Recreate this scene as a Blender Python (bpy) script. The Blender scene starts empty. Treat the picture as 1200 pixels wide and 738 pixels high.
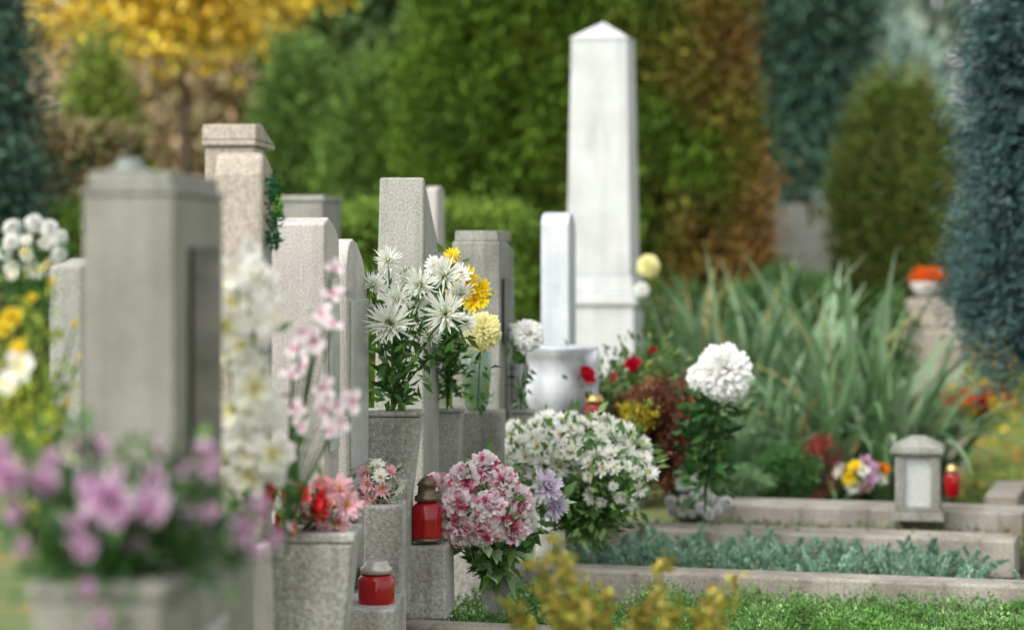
import bpy, math, random
import numpy as np
from mathutils import Vector, Matrix
rng=np.random.default_rng(7); random.seed(7)
F=2833.; H=1.6; YH=290.
SC=bpy.context.scene; COL=SC.collection
def sight(u,v,D): return Vector(((u-600)/F*D, D, H-(v-YH)/F*D))
rad=math.radians
# ------------------------------------------------------------------ materials
def newmat(n):
    m=bpy.data.materials.new(n); m.use_nodes=True; nt=m.node_tree
    return m,nt,nt.nodes["Principled BSDF"]
def plain(n,c,rough=.5,metal=0.,trans=0.,spec=.5,alpha=1.):
    m,nt,b=newmat(n); N=nt.nodes; L=nt.links
    tc=N.new('ShaderNodeTexCoord'); no=N.new('ShaderNodeTexNoise'); no.inputs['Scale'].default_value=40
    L.new(tc.outputs['Object'],no.inputs['Vector'])
    mx=N.new('ShaderNodeMix'); mx.data_type='RGBA'; L.new(no.outputs['Fac'],mx.inputs['Factor'])
    mx.inputs[6].default_value=(*[x*.7 for x in c],1); mx.inputs[7].default_value=(*[min(1,x*1.2) for x in c],1)
    L.new(mx.outputs[2],b.inputs['Base Color'])
    b.inputs['Roughness'].default_value=rough; b.inputs['Metallic'].default_value=metal
    b.inputs['Transmission Weight'].default_value=trans; b.inputs['Specular IOR Level'].default_value=spec
    return m
def stone_mat(n,base,dark,speck=.5,fs=130,streak=.6,rough=.85,bump=.35):
    m,nt,b=newmat(n); N=nt.nodes; L=nt.links
    tc=N.new('ShaderNodeTexCoord')
    def noise(scale,det=5,mapz=None,r=.6):
        no=N.new('ShaderNodeTexNoise'); no.inputs['Scale'].default_value=scale; no.inputs['Detail'].default_value=det; no.inputs['Roughness'].default_value=r
        if mapz:
            mp=N.new('ShaderNodeMapping'); mp.inputs['Scale'].default_value=mapz; L.new(tc.outputs['Object'],mp.inputs['Vector']); L.new(mp.outputs[0],no.inputs['Vector'])
        else: L.new(tc.outputs['Object'],no.inputs['Vector'])
        return no.outputs['Fac']
    def ramp(src,a,bb):
        r=N.new('ShaderNodeMapRange'); r.inputs[1].default_value=a; r.inputs[2].default_value=bb; L.new(src,r.inputs[0]); return r.outputs[0]
    def mix(fac,A,B,mode='MIX'):
        x=N.new('ShaderNodeMix'); x.data_type='RGBA'; x.blend_type=mode
        if isinstance(fac,float): x.inputs['Factor'].default_value=fac
        else: L.new(fac,x.inputs['Factor'])
        for i,v in ((6,A),(7,B)):
            if isinstance(v,tuple): x.inputs[i].default_value=(*v,1)
            else: L.new(v,x.inputs[i])
        return x.outputs[2]
    c=mix(ramp(noise(4,8),.38,.68),base,dark)
    st=ramp(noise(5,6,(3,3,.35)),.5,.78)
    mu=N.new('ShaderNodeMath'); mu.operation='MULTIPLY'; mu.inputs[1].default_value=streak; L.new(st,mu.inputs[0])
    c=mix(mu.outputs[0],c,tuple(x*.55 for x in dark))
    fine=noise(fs,3,None,.7)
    sp=ramp(fine,.35,.65)
    c2=mix(sp,tuple([1-speck]*3),tuple([1+speck*.35]*3))
    c=mix(1.,c,c2,'MULTIPLY')
    L.new(c,b.inputs['Base Color']); b.inputs['Roughness'].default_value=rough; b.inputs['Specular IOR Level'].default_value=.3
    bp=N.new('ShaderNodeBump'); bp.inputs['Strength'].default_value=bump; bp.inputs['Distance'].default_value=.006
    L.new(fine,bp.inputs['Height']); L.new(bp.outputs[0],b.inputs['Normal'])
    return m
def vc_mat(n,rough=.6,transl=.3,spec=.25):
    m,nt,b=newmat(n); N=nt.nodes; L=nt.links
    a=N.new('ShaderNodeAttribute'); a.attribute_name='Col'
    L.new(a.outputs['Color'],b.inputs['Base Color']); b.inputs['Roughness'].default_value=rough; b.inputs['Specular IOR Level'].default_value=spec
    if transl>0:
        t=N.new('ShaderNodeBsdfTranslucent'); L.new(a.outputs['Color'],t.inputs['Color'])
        mx=N.new('ShaderNodeMixShader'); mx.inputs[0].default_value=transl
        L.new(b.outputs[0],mx.inputs[1]); L.new(t.outputs[0],mx.inputs[2]); L.new(mx.outputs[0],N['Material Output'].inputs[0])
    return m
LEAF=vc_mat('leaf_surface',.5,.3,.3); FARLEAF=vc_mat('distant_leaf_surface',.65,0,.1); PETAL=vc_mat('petal_surface',.6,.4,.12); BARK=stone_mat('bark',(.12,.09,.06),(.05,.035,.025),.5,60,.6)
GRAN=stone_mat('granite_speckled',(.34,.33,.285),(.23,.22,.185),.45,150,.5)
BEIGE=stone_mat('beige_stone',(.46,.41,.34),(.34,.30,.24),.3,90,.6)
PALE=stone_mat('pale_stone',(.57,.53,.50),(.43,.40,.37),.3,140,.4)
GREYG=stone_mat('grey_terrazzo',(.44,.44,.39),(.32,.32,.27),.45,140,.5)
DGREY=stone_mat('weathered_grey',(.34,.34,.30),(.2,.2,.17),.4,110,.8)
CONC=stone_mat('rough_concrete',(.47,.46,.42),(.30,.29,.25),.4,70,.6,.9,.6)
KERB=stone_mat('kerb_concrete',(.38,.355,.30),(.22,.20,.16),.3,80,.8,.9,.4)
MARB=stone_mat('white_marble',(.62,.645,.67),(.45,.49,.53),.06,60,.4,.5,.08)
WHITE=stone_mat('whitewashed_stone',(.60,.615,.61),(.49,.51,.50),.08,80,.5,.7,.15)
DARKP=plain('dark_plaque',(.03,.026,.024),.3); REDG=plain('red_glass',(.45,.006,.013),.12,0,.35)
GOLD=plain('brass_lid',(.55,.40,.16),.35,.8); BRONZ=plain('dark_bronze',(.16,.12,.08),.4,.7)
CLEAR=plain('frosted_glass',(.75,.78,.76),.25,0,.55); PANE=plain('milky_pane',(.5,.52,.5),.3)
# ------------------------------------------------------------------ object helpers
def reg(ob,label=None,category=None,group=None,kind=None,parent=None):
    COL.objects.link(ob)
    if parent: ob.parent=parent
    if label: ob['label']=label
    if category: ob['category']=category
    if group: ob['group']=group
    if kind: ob['kind']=kind
    return ob
def thing(name,label,category,loc,yaw=0,group=None):
    e=bpy.data.objects.new(name,None); e.empty_display_size=.05
    e.location=loc; e.rotation_euler=(0,0,-yaw)
    return reg(e,label,category,group)
class PB:
    def __init__(s): s.v=[]; s.f=[]; s.sm=[]
    def add(s,vs,fs,sm=False):
        o=len(s.v); s.v+=[tuple(p) for p in vs]; s.f+=[tuple(i+o for i in f) for f in fs]; s.sm+=[sm]*len(fs); return s
    def frus(s,x0,x1,y0,y1,z0,z1,i=0.,iy=None):
        iy=i if iy is None else iy
        vs=[(x0,y0,z0),(x1,y0,z0),(x1,y1,z0),(x0,y1,z0),(x0+i,y0+iy,z1),(x1-i,y0+iy,z1),(x1-i,y1-iy,z1),(x0+i,y1-iy,z1)]
        return s.add(vs,[(3,2,1,0),(4,5,6,7),(0,1,5,4),(1,2,6,5),(2,3,7,6),(3,0,4,7)])
    def pyr(s,x0,x1,y0,y1,z0,z1):
        return s.add([(x0,y0,z0),(x1,y0,z0),(x1,y1,z0),(x0,y1,z0),((x0+x1)/2,(y0+y1)/2,z1)],[(3,2,1,0),(0,1,4),(1,2,4),(2,3,4),(3,0,4)])
    def prism(s,prof,x0,x1,taper=0.):
        n=len(prof); zt=max(p[1] for p in prof)
        a=[(x0-taper*(1-p[1]/zt),p[0],p[1]) for p in prof]; b=[(x1,p[0],p[1]) for p in prof]
        return s.add(a+b,[tuple(range(n-1,-1,-1)),tuple(range(n,2*n))]+[(i,(i+1)%n,n+(i+1)%n,n+i) for i in range(n)])
    def lathe(s,prof,seg=24,cx=0,cy=0,rib=0,ribn=0,sm=True):
        vs=[]
        for r,z in prof:
            for k in range(seg):
                a=2*math.pi*k/seg; rr=r*(1+rib*math.cos(ribn*a)); vs.append((cx+rr*math.cos(a),cy+rr*math.sin(a),z))
        fs=[(i*seg+k,i*seg+(k+1)%seg,(i+1)*seg+(k+1)%seg,(i+1)*seg+k) for i in range(len(prof)-1) for k in range(seg)]
        fs+=[tuple(range(seg-1,-1,-1)),tuple((len(prof)-1)*seg+k for k in range(seg))]
        return s.add(vs,fs,sm)
    def tube(s,pts,rads,seg=6):
        vs=[]
        for i,p in enumerate(pts):
            p=Vector(p); d=(Vector(pts[min(i+1,len(pts)-1)])-Vector(pts[max(i-1,0)])).normalized()
            a=d.cross(Vector((.3,.9,.1))).normalized(); b=d.cross(a)
            for k in range(seg):
                t=2*math.pi*k/seg; vs.append(p+(a*math.cos(t)+b*math.sin(t))*rads[i])
        fs=[(i*seg+k,i*seg+(k+1)%seg,(i+1)*seg+(k+1)%seg,(i+1)*seg+k) for i in range(len(pts)-1) for k in range(seg)]
        return s.add(vs,fs,True)
    def obj(s,name,mat,parent=None,bevel=0,loc=None,yaw=0,**kw):
        me=bpy.data.meshes.new(name); me.from_pydata(s.v,[],s.f); me.update(); me.materials.append(mat)
        me.polygons.foreach_set('use_smooth',s.sm)
        ob=bpy.data.objects.new(name,me)
        if loc is not None: ob.location=loc
        ob.rotation_euler=(0,0,-yaw)
        if bevel:
            b=ob.modifiers.new('b','BEVEL'); b.width=bevel; b.segments=2; b.limit_method='ANGLE'
        return reg(ob,parent=parent,**kw)
def npmesh(name,V,C,mat):
    n,k,_=V.shape
    me=bpy.data.meshes.new(name); me.vertices.add(n*k); me.vertices.foreach_set('co',V.reshape(-1).astype(np.float32))
    me.loops.add(n*k); me.loops.foreach_set('vertex_index',np.arange(n*k,dtype=np.int32))
    me.polygons.add(n); me.polygons.foreach_set('loop_start',np.arange(0,n*k,k,dtype=np.int32))
    try: me.polygons.foreach_set('loop_total',np.full(n,k,dtype=np.int32))
    except Exception: pass
    ca=me.color_attributes.new('Col','FLOAT_COLOR','POINT')
    if C.ndim==2: C=np.repeat(C[:,None,:],k,1)
    cc=np.ones((n*k,4),np.float32); cc[:,:3]=np.clip(C.reshape(-1,3),0,1); ca.data.foreach_set('color',cc.reshape(-1))
    me.materials.append(mat); me.update(calc_edges=True); me.validate()
    return me
def mobj(name,me,parent=None,loc=None,**kw):
    ob=bpy.data.objects.new(name,me)
    if loc is not None: ob.location=loc
    return reg(ob,parent=parent,**kw)
def unit(a): return a/np.maximum(np.linalg.norm(a,axis=-1,keepdims=True),1e-9)
def leaves(P,size,D=None,aspect=.45,C=None,fold=.15):
    n=len(P); 
    if D is None: D=rng.normal(size=(n,3))
    D=unit(D); R=unit(np.cross(D,rng.normal(size=(n,3)))); Nn=np.cross(D,R)
    s=(np.ones(n)*size)[:,None]*rng.uniform(.7,1.3,(n,1))
    b=P; t=P+D*s+Nn*s*fold*rng.normal(size=(n,1)); m=P+D*s*.45+Nn*s*fold
    return np.stack([b,m+R*s*aspect*.5,t,m-R*s*aspect*.5],1)
def palette(n,cols,var=.25):
    cols=np.array(cols); c=cols[rng.integers(0,len(cols),n)]
    return c*rng.uniform(1-var,1+var,(n,1))
# ------------------------------------------------------------------ blooms
def bloom(name,rows,c0,c1,segs=4,tip=.75,jit=.12,ruff=0.,pal=None,mid=.0,tipc=None):
    VV=[];CC=[]
    for row in rows:
        N,e,L,w,curl=row[:5]; r0=row[5] if len(row)>5 else .02; z0=row[6] if len(row)>6 else 0.
        rc0,rc1=(row[7],row[8]) if len(row)>8 else (c0,c1)
        ph=np.arange(N)*2*math.pi/N+rng.uniform(0,6)+rng.normal(size=N)*jit*2.5/math.sqrt(N)*1.5
        ee=rad(e)+rng.normal(size=N)*jit; LL=L*(1+rng.normal(size=N)*jit*.6); cu=curl+rng.normal(size=N)*jit*2
        r=np.full(N,r0)*1.; z=np.full(N,z0)*1.; rows_=[]
        rd=np.stack([np.cos(ph),np.sin(ph),0*ph],1); tg=np.stack([-np.sin(ph),np.cos(ph),0*ph],1); ax=np.array([0,0,1.])
        for i in range(segs+1):
            t=i/segs; th=ee+cu*t
            if i>0: r=r+np.sin(th)*LL/segs; z=z+np.cos(th)*LL/segs
            wd=w*(math.sin(math.pi*min(1,.08+t*tip))**.8)
            if tip<.8 and i==segs: wd*=.75
            nrm=rd*(-np.cos(th))[:,None]+ax*np.sin(th)[:,None]
            ctr=rd*r[:,None]+ax*z[:,None]
            j=ruff*t*w
            a=ctr+tg*wd*.5+nrm*(wd*.22+j*rng.normal(size=(N,1))); b=ctr-tg*wd*.5+nrm*(wd*.22+j*rng.normal(size=(N,1)))
            rows_.append((a,ctr+nrm*j*.7*rng.normal(size=(N,1)),b))
        br=rng.uniform(.88,1.06,(N,1))
        if pal is not None: tc=np.array(pal)[rng.integers(0,len(pal),N)]
        else: tc=np.repeat(np.array([rc1]),N,0)
        bc=np.repeat(np.array([rc0]),N,0)
        for i in range(segs):
            t0,t1=(i/segs)**.5,((i+1)/segs)**.5
            ca=(bc*(1-t0)+tc*t0)*br; cb=(bc*(1-t1)+tc*t1)*br
            if tipc is not None and i==segs-1: cb=np.repeat(np.array([tipc]),N,0)
            A,B=rows_[i],rows_[i+1]
            for x,y in ((0,1),(1,2)):
                VV.append(np.stack([A[x],A[y],B[y],B[x]],1)); CC.append(np.stack([ca,ca,cb,cb],1))
    return npmesh(name,np.concatenate(VV),np.concatenate(CC),PETAL)
W_=(.9,.91,.87)
def ball(c0,c1,n=16,wd=.19,name='bloom',emax=140,cnt=46,curl=.85,ruff=0.,pal=None,tipc=None):
    rows=[]
    for i in range(n):
        e=6+emax*i/(n-1); rows.append((max(5,int(cnt*math.sin(rad(max(e,9))))),e-24,.98 if i%2 else .92,wd,curl,.0,0.))
    return bloom(name,rows,c0,c1,4,.68,.1,ruff,pal,0,tipc)
BL={}
BL['spider']=[bloom('bloom',[(26,85,1.05,.10,-.5),(24,66,1.,.10,-.45),(20,48,.9,.1,-.35),(16,30,.75,.1,-.1),(12,14,.5,.09,0,.02,0,(.45,.5,.1),(.75,.78,.45))],(.65,.7,.48),W_,4,.92,.16) for _ in range(3)]
BL['pomwhite']=[ball((.9,.9,.83),(.94,.94,.92)) for _ in range(2)]
BL['pomyellow']=[ball((.9,.84,.4),(.92,.88,.5))]
YD=((.75,.5,.03),(.85,.62,.05))
def daisy(c0,c1,disc=YD):
    return bloom('bloom',[(18,80,1.,.24,-.25,.1),(16,66,.85,.22,-.3,.08),(12,52,.6,.2,-.3,.05),(14,45,.28,.12,.3,.02,.04,*disc),(8,12,.25,.12,.2,.0,.05,*disc)],c0,c1,3,.8,.12)
BL['daisywhite']=[daisy((.86,.86,.74),(.92,.93,.89)) for _ in range(3)]
BL['mumwhite']=[bloom('bloom',[(20,88,1.,.24,-.4),(18,70,.92,.23,-.5),(15,50,.8,.22,-.6),(12,30,.6,.2,-.5),(8,12,.45,.16,0,.02,0,(.7,.68,.2),(.88,.86,.6))],(.8,.82,.6),(.92,.93,.89),3,.8,.13) for _ in range(2)]
BL['daisyyellow']=[daisy((.85,.6,.02),(.92,.74,.04)) for _ in range(2)]
BL['daisypink']=[daisy((.85,.3,.4),(.9,.64,.68))]
BL['carnation']=[ball((.88,.5,.58),(.9,.8,.8),8,.46,'bloom',108,15,.4,.22,[(.93,.88,.89),(.94,.91,.91),(.92,.8,.84),(.93,.9,.9),(.75,.06,.2),(.94,.9,.9),(.85,.35,.46),(.93,.86,.88)]) for _ in range(5)]
BL['mauve']=[bloom('bloom',[(18,92,1.,.26,-.4),(15,70,.97,.25,-.5),(12,50,.88,.24,-.5),(9,30,.7,.2,-.4),(7,12,.45,.16,-.2)],(.55,.22,.44),(.66,.42,.60),4,.8,.18,.08,pal=[(.76,.46,.70),(.85,.66,.80),(.66,.34,.58),(.88,.76,.85)]) for _ in range(3)]
BL['lilac']=[bloom('bloom',[(18,88,1.,.26,-.5),(16,70,.95,.26,-.5),(14,52,.85,.25,-.5),(12,34,.7,.22,-.4),(8,15,.5,.2,-.2)],(.5,.35,.5),(.8,.74,.84),4,.8,.15,.05)]
RR=[(7,88,1.,.85,-.9),(7,66,.97,.8,-1.),(6,48,.9,.7,-1.),(5,28,.8,.55,-.7),(4,10,.72,.4,-.4)]
BL['rose']=[bloom('bloom',RR,(.45,.01,.03),c,5,.62,.12,.07) for c in ((.7,.02,.05),(.6,.01,.04))]
BL['coral']=[bloom('bloom',RR,(.8,.03,.04),c,5,.62,.12,.07) for c in ((.9,.14,.14),(.88,.06,.07))]
BL['salmon']=[bloom('bloom',RR,(.88,.3,.3),c,5,.62,.12,.07) for c in ((.92,.55,.52),(.92,.7,.67))]
BL['lily']=[bloom('bloom',[(3,72,1.,.8,-.1),(3,60,.95,.7,-.2),(5,15,.4,.1,.1,.02,0,c,c)],c,(.94,.93,.9),4,.72,.12,.06) for c in ((.86,.80,.38),(.92,.9,.8))]
BL['orchid']=[bloom('bloom',[(3,78,1.,.7,-.1),(2,80,1.05,.9,-.1),(4,20,.4,.2,.3,.02,0,(.6,.1,.25),(.8,.4,.55))],(.86,.6,.68),(.93,.86,.88),4,.7,.14,.06) for _ in range(2)]
BL['orange']=[bloom('bloom',[(18,80,1.,.28,-.3),(16,60,.9,.26,-.3),(12,40,.7,.22,-.2),(8,18,.5,.2,0)],(.7,.2,.02),c,3,.8,.12) for c in ((.9,.36,.03),(.85,.15,.02),(.9,.6,.05))]
BL['yellowrose']=[bloom('bloom',[(6,85,1.,.9,-.6),(6,60,.9,.85,-.8),(4,35,.75,.7,-.7)],(.85,.55,.03),(.93,.78,.08),4,.62,.14,.08)]
GL=[(.07,.17,.03),(.1,.23,.05),(.05,.13,.03),(.14,.28,.06)]
def bouquet(name,label,cat,root,bl,nleaf=300,lsize=.04,lcols=GL,lo=.25,jit=.04,asp=.4,stem=.0028,group=None,yawless=True,hi=.97):
    e=thing(name,label,cat,root,0,group)
    R=Vector(root); pb=PB(); ends=[]
    for k,(kind,u,v,D,rpx,face) in enumerate(bl):
        p=sight(u,v,D)-R; r=rpx/F*D; ends.append(p)
        f=Vector(face) if face else Vector((random.gauss(0,.35),-1,.45+random.gauss(0,.25)))
        f.normalize()
        ob=bpy.data.objects.new('bloom',random.choice(BL[kind])); ob.location=p
        q=f.to_track_quat('Z','Y'); ob.rotation_mode='QUATERNION'
        ob.rotation_quaternion=q@Matrix.Rotation(random.uniform(0,6),3,'Z').to_quaternion(); s=r*random.uniform(.92,1.08); ob.scale=(s,s,s)
        reg(ob,parent=e)
        q0=p-f*r*.15
        pts=[Vector((q0.x*t**1.5,q0.y*t**1.5,q0.z*t)) for t in (0,.25,.5,.75,.92)]+[q0]
        pb.tube(pts,[stem]*6,4)
    V=[];C=[]
    sv=np.array([list(x) for x in pb.v]); sf=np.array([f for f in pb.f]); V.append(sv[sf]); C.append(palette(len(sf),[(.08,.18,.05),(.06,.14,.04)]))
    if nleaf:
        E=np.array([list(x) for x in ends]); i=rng.integers(0,len(E),nleaf); t=rng.uniform(lo,hi,nleaf)
        P=np.stack([E[i,0]*t**1.5,E[i,1]*t**1.5,E[i,2]*t],1)
        o=rng.normal(size=(nleaf,3)); o=unit(o); P=P+o*rng.uniform(0,jit,(nleaf,1))
        d=o+np.array([0,-.2,.25]); V.append(leaves(P,lsize,d,asp)); C.append(palette(nleaf,lcols,.35))
    mobj('foliage',npmesh('foliage',np.concatenate(V),np.concatenate(C),LEAF),parent=e)
    return e
def dome(kinds,u0,v0,ru,rv,n,rpx,D,depth=.12,var=.25,mind=.75):
    out=[];pts=[];tries=0
    while len(out)<n and tries<6000:
        tries+=1; a=random.uniform(0,2*math.pi); q=math.sqrt(random.random()); du,dv=q*math.cos(a),q*math.sin(a)
        u,v=u0+du*ru,v0+dv*rv
        if any((u-x)**2+(v-y)**2<(rpx*2*mind)**2 for x,y in pts): continue
        pts.append((u,v)); k=random.choice(kinds)
        out.append((k,u,v,D+depth*(du*du+dv*dv*(1 if dv<0 else .3)),rpx*random.uniform(1-var,1+var),(du*.9+random.gauss(0,.2),-1+.3*q,-dv*.9+.25+random.gauss(0,.2))))
    return out
# ------------------------------------------------------------------ foliage masses
def pn(P,s,o=0):
    x,y,z=P[:,0]*s+o,P[:,1]*s+o*1.7,P[:,2]*s
    return (np.sin(x+1.7*np.sin(z*.8+y*.6))+np.sin(z*1.3+1.5*np.sin(x*.9+2))+np.sin((x+z)*2.1+y))/3
def crown(shape,c,rx,ry,rz,ncl,per,rc,size,cols,asp=.4,vert=0.,droop=0.,colf=None,front=.0,core=True,fill=.6,cdark=.55):
    c=np.array(c,float); n=ncl
    if shape=='ellip':
        d=unit(rng.normal(size=(n,3))); k=rng.uniform(fill,1,n)**.7
        bump=1+.16*pn(d*3,1.6,c[0])
        P=d*np.array([rx,ry,rz])*(k*bump)[:,None]; out=d
    elif shape in('cone','col'):
        t=rng.uniform(0,1,n); 
        prof=(lambda t:(1-t)**.8*np.minimum(1,.55+3*t)) if shape=='cone' else (lambda t:np.sqrt(np.maximum(0,1-t**2.6))*np.minimum(1,.6+2.5*t))
        w=prof(t)
        keep=rng.uniform(0,1,n)<np.maximum(w,.15); t=t[keep]; w=w[keep]; n=len(t)
        a=rng.uniform(0,2*math.pi,n); k=rng.uniform(fill,1,n)**.6
        b=1+.13*np.sin(a*3+t*9+c[0])+.09*np.sin(a*7-t*23)
        P=np.stack([np.cos(a)*rx*w*k*b,np.sin(a)*ry*w*k*b,(t*2-1)*rz],1); out=np.stack([np.cos(a),np.sin(a),.25+0*a],1)
    else:
        P=rng.uniform(-1,1,(n,3)); f=rng.integers(0,3,n); 
        P[f==0,1]=-1; P[f==1,2]=1; P=P+rng.normal(size=P.shape)*.03; out=np.stack([0*P[:,0],-(f==0).astype(float),(f==1).astype(float)],1)+.1
        P=P*np.array([rx,ry,rz])
    cc=(palette(n,cols,.28) if colf is None else colf(P+c)*rng.uniform(.65,1.3,(n,1)))
    L=np.repeat(P,per,0)+rng.normal(size=(n*per,3))*rc*np.array([1,1,1+vert]); O=np.repeat(out,per,0)
    d=O+rng.normal(size=L.shape)*.6+np.array([0,0,vert*1.5-droop])
    depth=rng.uniform(.75,1.2,(n*per,1))
    V=leaves(L,size,d,asp); C=np.repeat(cc,per,0)*depth
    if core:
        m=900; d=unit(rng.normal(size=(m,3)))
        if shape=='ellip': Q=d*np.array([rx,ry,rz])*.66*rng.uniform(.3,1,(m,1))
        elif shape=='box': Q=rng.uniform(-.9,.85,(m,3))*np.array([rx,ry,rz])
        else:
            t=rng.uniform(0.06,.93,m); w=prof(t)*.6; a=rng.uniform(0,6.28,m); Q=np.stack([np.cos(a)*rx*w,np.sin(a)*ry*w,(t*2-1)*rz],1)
        V=np.concatenate([V,leaves(Q,min(rx,rz)*.33,None,.9)]); C=np.concatenate([C,palette(m,[np.mean(np.array(cols),0)*cdark],.3)])  # inner leaves darkened by cdark: the crown's inner shade painted into their colour
    return V,C,c
def tree(name,label,cat,shape,u0,u1,v0,v1,D,ncl,per,rc,size,cols,ground=True,trunkr=.1,limbs=5,**kw):
    a=sight(u0,v1,D); b=sight(u1,v0,D); rx=(b.x-a.x)/2; rz=(b.z-a.z)/2; cx=(a.x+b.x)/2; cz=(a.z+b.z)/2
    ry=kw.pop('ry',rx)
    if cz-rz<.05: zb=.05; zt=cz+rz; cz=(zb+zt)/2; rz=(zt-zb)/2
    e=thing(name,label,cat,(cx,D,0),0,kw.pop('group',None))
    colf=kw.pop('colf',None)
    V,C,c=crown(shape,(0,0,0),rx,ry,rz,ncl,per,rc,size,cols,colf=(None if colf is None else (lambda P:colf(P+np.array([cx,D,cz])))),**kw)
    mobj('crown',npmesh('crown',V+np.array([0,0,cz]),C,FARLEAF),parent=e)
    pb=PB(); top=cz+rz*.55
    pb.tube([(0,0,-.1),(.04*trunkr*10,0,top*.35),(-.03,0,top*.7),(.02,0,top)],[trunkr*1.3,trunkr,trunkr*.7,trunkr*.25],8)
    for i in range(limbs):
        z=max(.3,cz-rz*.7)+i/limbs*rz*1.1; an=random.uniform(0,6.28); l=rx*.75
        pb.tube([(0,0,z),(math.cos(an)*l*.5,math.sin(an)*l*.5,z+l*.25),(math.cos(an)*l,math.sin(an)*l,z+l*.35)],[trunkr*.5,trunkr*.3,trunkr*.08],5)
    pb.obj('trunk',BARK,parent=e)
    return e
# ------------------------------------------------------------------ world, sun, camera
w=bpy.data.worlds.new("World"); SC.world=w; w.use_nodes=True; nt=w.node_tree
sky=nt.nodes.new('ShaderNodeTexSky'); sky.sky_type='NISHITA'; sky.sun_disc=False
sky.sun_elevation=rad(48); sky.sun_rotation=rad(222); sky.dust_density=3.; sky.air_density=1.; sky.ozone_density=1.
hs=nt.nodes.new('ShaderNodeHueSaturation'); hs.inputs['Saturation'].default_value=.15; hs.inputs['Value'].default_value=2.15
nt.links.new(sky.outputs[0],hs.inputs['Color']); nt.links.new(hs.outputs[0],nt.nodes['Background'].inputs[0]); nt.nodes['Background'].inputs[1].default_value=.15
sd=bpy.data.lights.new('sun','SUN'); sd.energy=1.5; sd.angle=rad(25); sd.color=(1,.93,.82)
so=bpy.data.objects.new('sun',sd); so.rotation_mode='QUATERNION'; so.rotation_quaternion=Vector((.6,.42,-.75)).to_track_quat('-Z','Y'); COL.objects.link(so)
cam=bpy.data.cameras.new('camera'); co=bpy.data.objects.new('camera',cam); COL.objects.link(co); SC.camera=co
co.location=(0,0,H); co.rotation_euler=(rad(90),0,0); cam.sensor_width=36; cam.lens=85; cam.shift_y=-(369-YH)/1200.; cam.clip_end=500; cam.clip_start=.1
cam.dof.use_dof=True; cam.dof.focus_distance=8.3; cam.dof.aperture_fstop=1.5
SC.view_settings.view_transform='Standard'; SC.view_settings.look='None'; SC.view_settings.exposure=0
# ------------------------------------------------------------------ ground
m,nt,b=newmat('grassy_ground'); N=nt.nodes; L=nt.links
tc=N.new('ShaderNodeTexCoord'); n1=N.new('ShaderNodeTexNoise'); n1.inputs['Scale'].default_value=.9; n1.inputs['Detail'].default_value=9; n1.inputs['Roughness'].default_value=.7
L.new(tc.outputs['Object'],n1.inputs[0]); r=N.new('ShaderNodeValToRGB'); L.new(n1.outputs[0],r.inputs[0]); L.new(r.outputs[0],b.inputs['Base Color'])
cr=r.color_ramp; cr.elements[0].position=.35; cr.elements[0].color=(.08,.11,.03,1); cr.elements[1].position=.66; cr.elements[1].color=(.22,.15,.05,1); x=cr.elements.new(.5); x.color=(.11,.15,.04,1)
b.inputs['Roughness'].default_value=.95
PB().add([(-150,-20,0),(150,-20,0),(150,280,0),(-150,280,0)],[(0,1,2,3)]).obj('ground',m,kind='structure')
SOIL=stone_mat('dark_soil',(.07,.05,.035),(.04,.03,.02),.5,60,.3)
A=rad(16); G=Vector((math.cos(A),-math.sin(A),0)); Rw=Vector((math.sin(A),math.cos(A),0))
def kerb(u,v,zt,length,depth,hgt,label,mat=KERB,back=0.):
    D=(H-zt)*F/(v-YH); p=sight(u,v,D)-G*back
    return PB().frus(0,length,0,depth,zt-hgt,zt).obj('grave_kerb',mat,loc=(p.x,p.y,0),yaw=A,bevel=.010,label=label,category='grave kerb',group='concrete kerbs edging the graves')
kerb(470,732,.28,3.4,.15,.36,'mossy concrete kerb along the planted grave bed',back=.1)
kerb(600,664,.31,3.4,.19,.38,'weathered concrete kerb beside trailing green ground cover',back=.05)
kerb(715,618,.31,1.93,.30,.40,'wide concrete kerb carrying a small stone lantern',back=.1)
kerb(830,590,.34,1.62,.36,.40,'thick concrete kerb behind low blue-green succulents',back=.1)
D=(H-.3)*F/(588-YH); p=sight(1150,588,D)
PB().frus(-.02,.16,.38,1.2,-.08,.30).obj('grave_kerb',KERB,loc=(p.x,p.y,0),yaw=A,bevel=.01,label='short concrete kerb closing the end of a grave',category='grave kerb',group='concrete kerbs edging the graves')
p=sight(470,738,8.35); PB().frus(0,3.3,.16,4.6,.0,.15).obj('soil',SOIL,loc=(p.x-.1,p.y,0),yaw=A,kind='structure')
# ------------------------------------------------------------------ headstones
def headstone(u,vt,D,th,wd,yaw,top,mat,label,taper=0.,plaque=None,cap=None,name='headstone',plinth=.34,pm=None):
    p=sight(u,vt,D); z=p.z
    e=thing(name,label,'headstone',(p.x,p.y,0),rad(yaw),'headstones standing in a row')
    prof=[(0,.3)]+[(a*wd,z+dz) for a,dz in top]+[(wd,.3)]
    PB().prism(prof,0,th,taper).obj('slab',mat,parent=e,bevel=.007)
    PB().frus(-.03-taper,th+.02,-.04,wd+.04,-.05,plinth,.008).obj('plinth',pm or CONC,parent=e,bevel=.012)
    if cap:
        ci,ch,cl=cap; PB().frus(ci,th-ci,ci,wd*cl,z+.001,z+ch,.004).obj('cap',mat,parent=e,bevel=.004)
    if plaque:
        y0,y1,z0,z1,pmn=plaque; PB().frus(th+.001,th+.012,y0*wd,y1*wd,z0,z1).obj('plaque',pmn,parent=e,bevel=.002)
    return e
eA=headstone(97,228,4.7,.18,.60,2,[(0,0),(1,0)],GRAN,'tall speckled grey granite headstone with a flat stepped cap',plaque=(.25,.85,.95,1.6,DARKP),plinth=.8)
zA=sight(97,228,4.7).z
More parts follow.
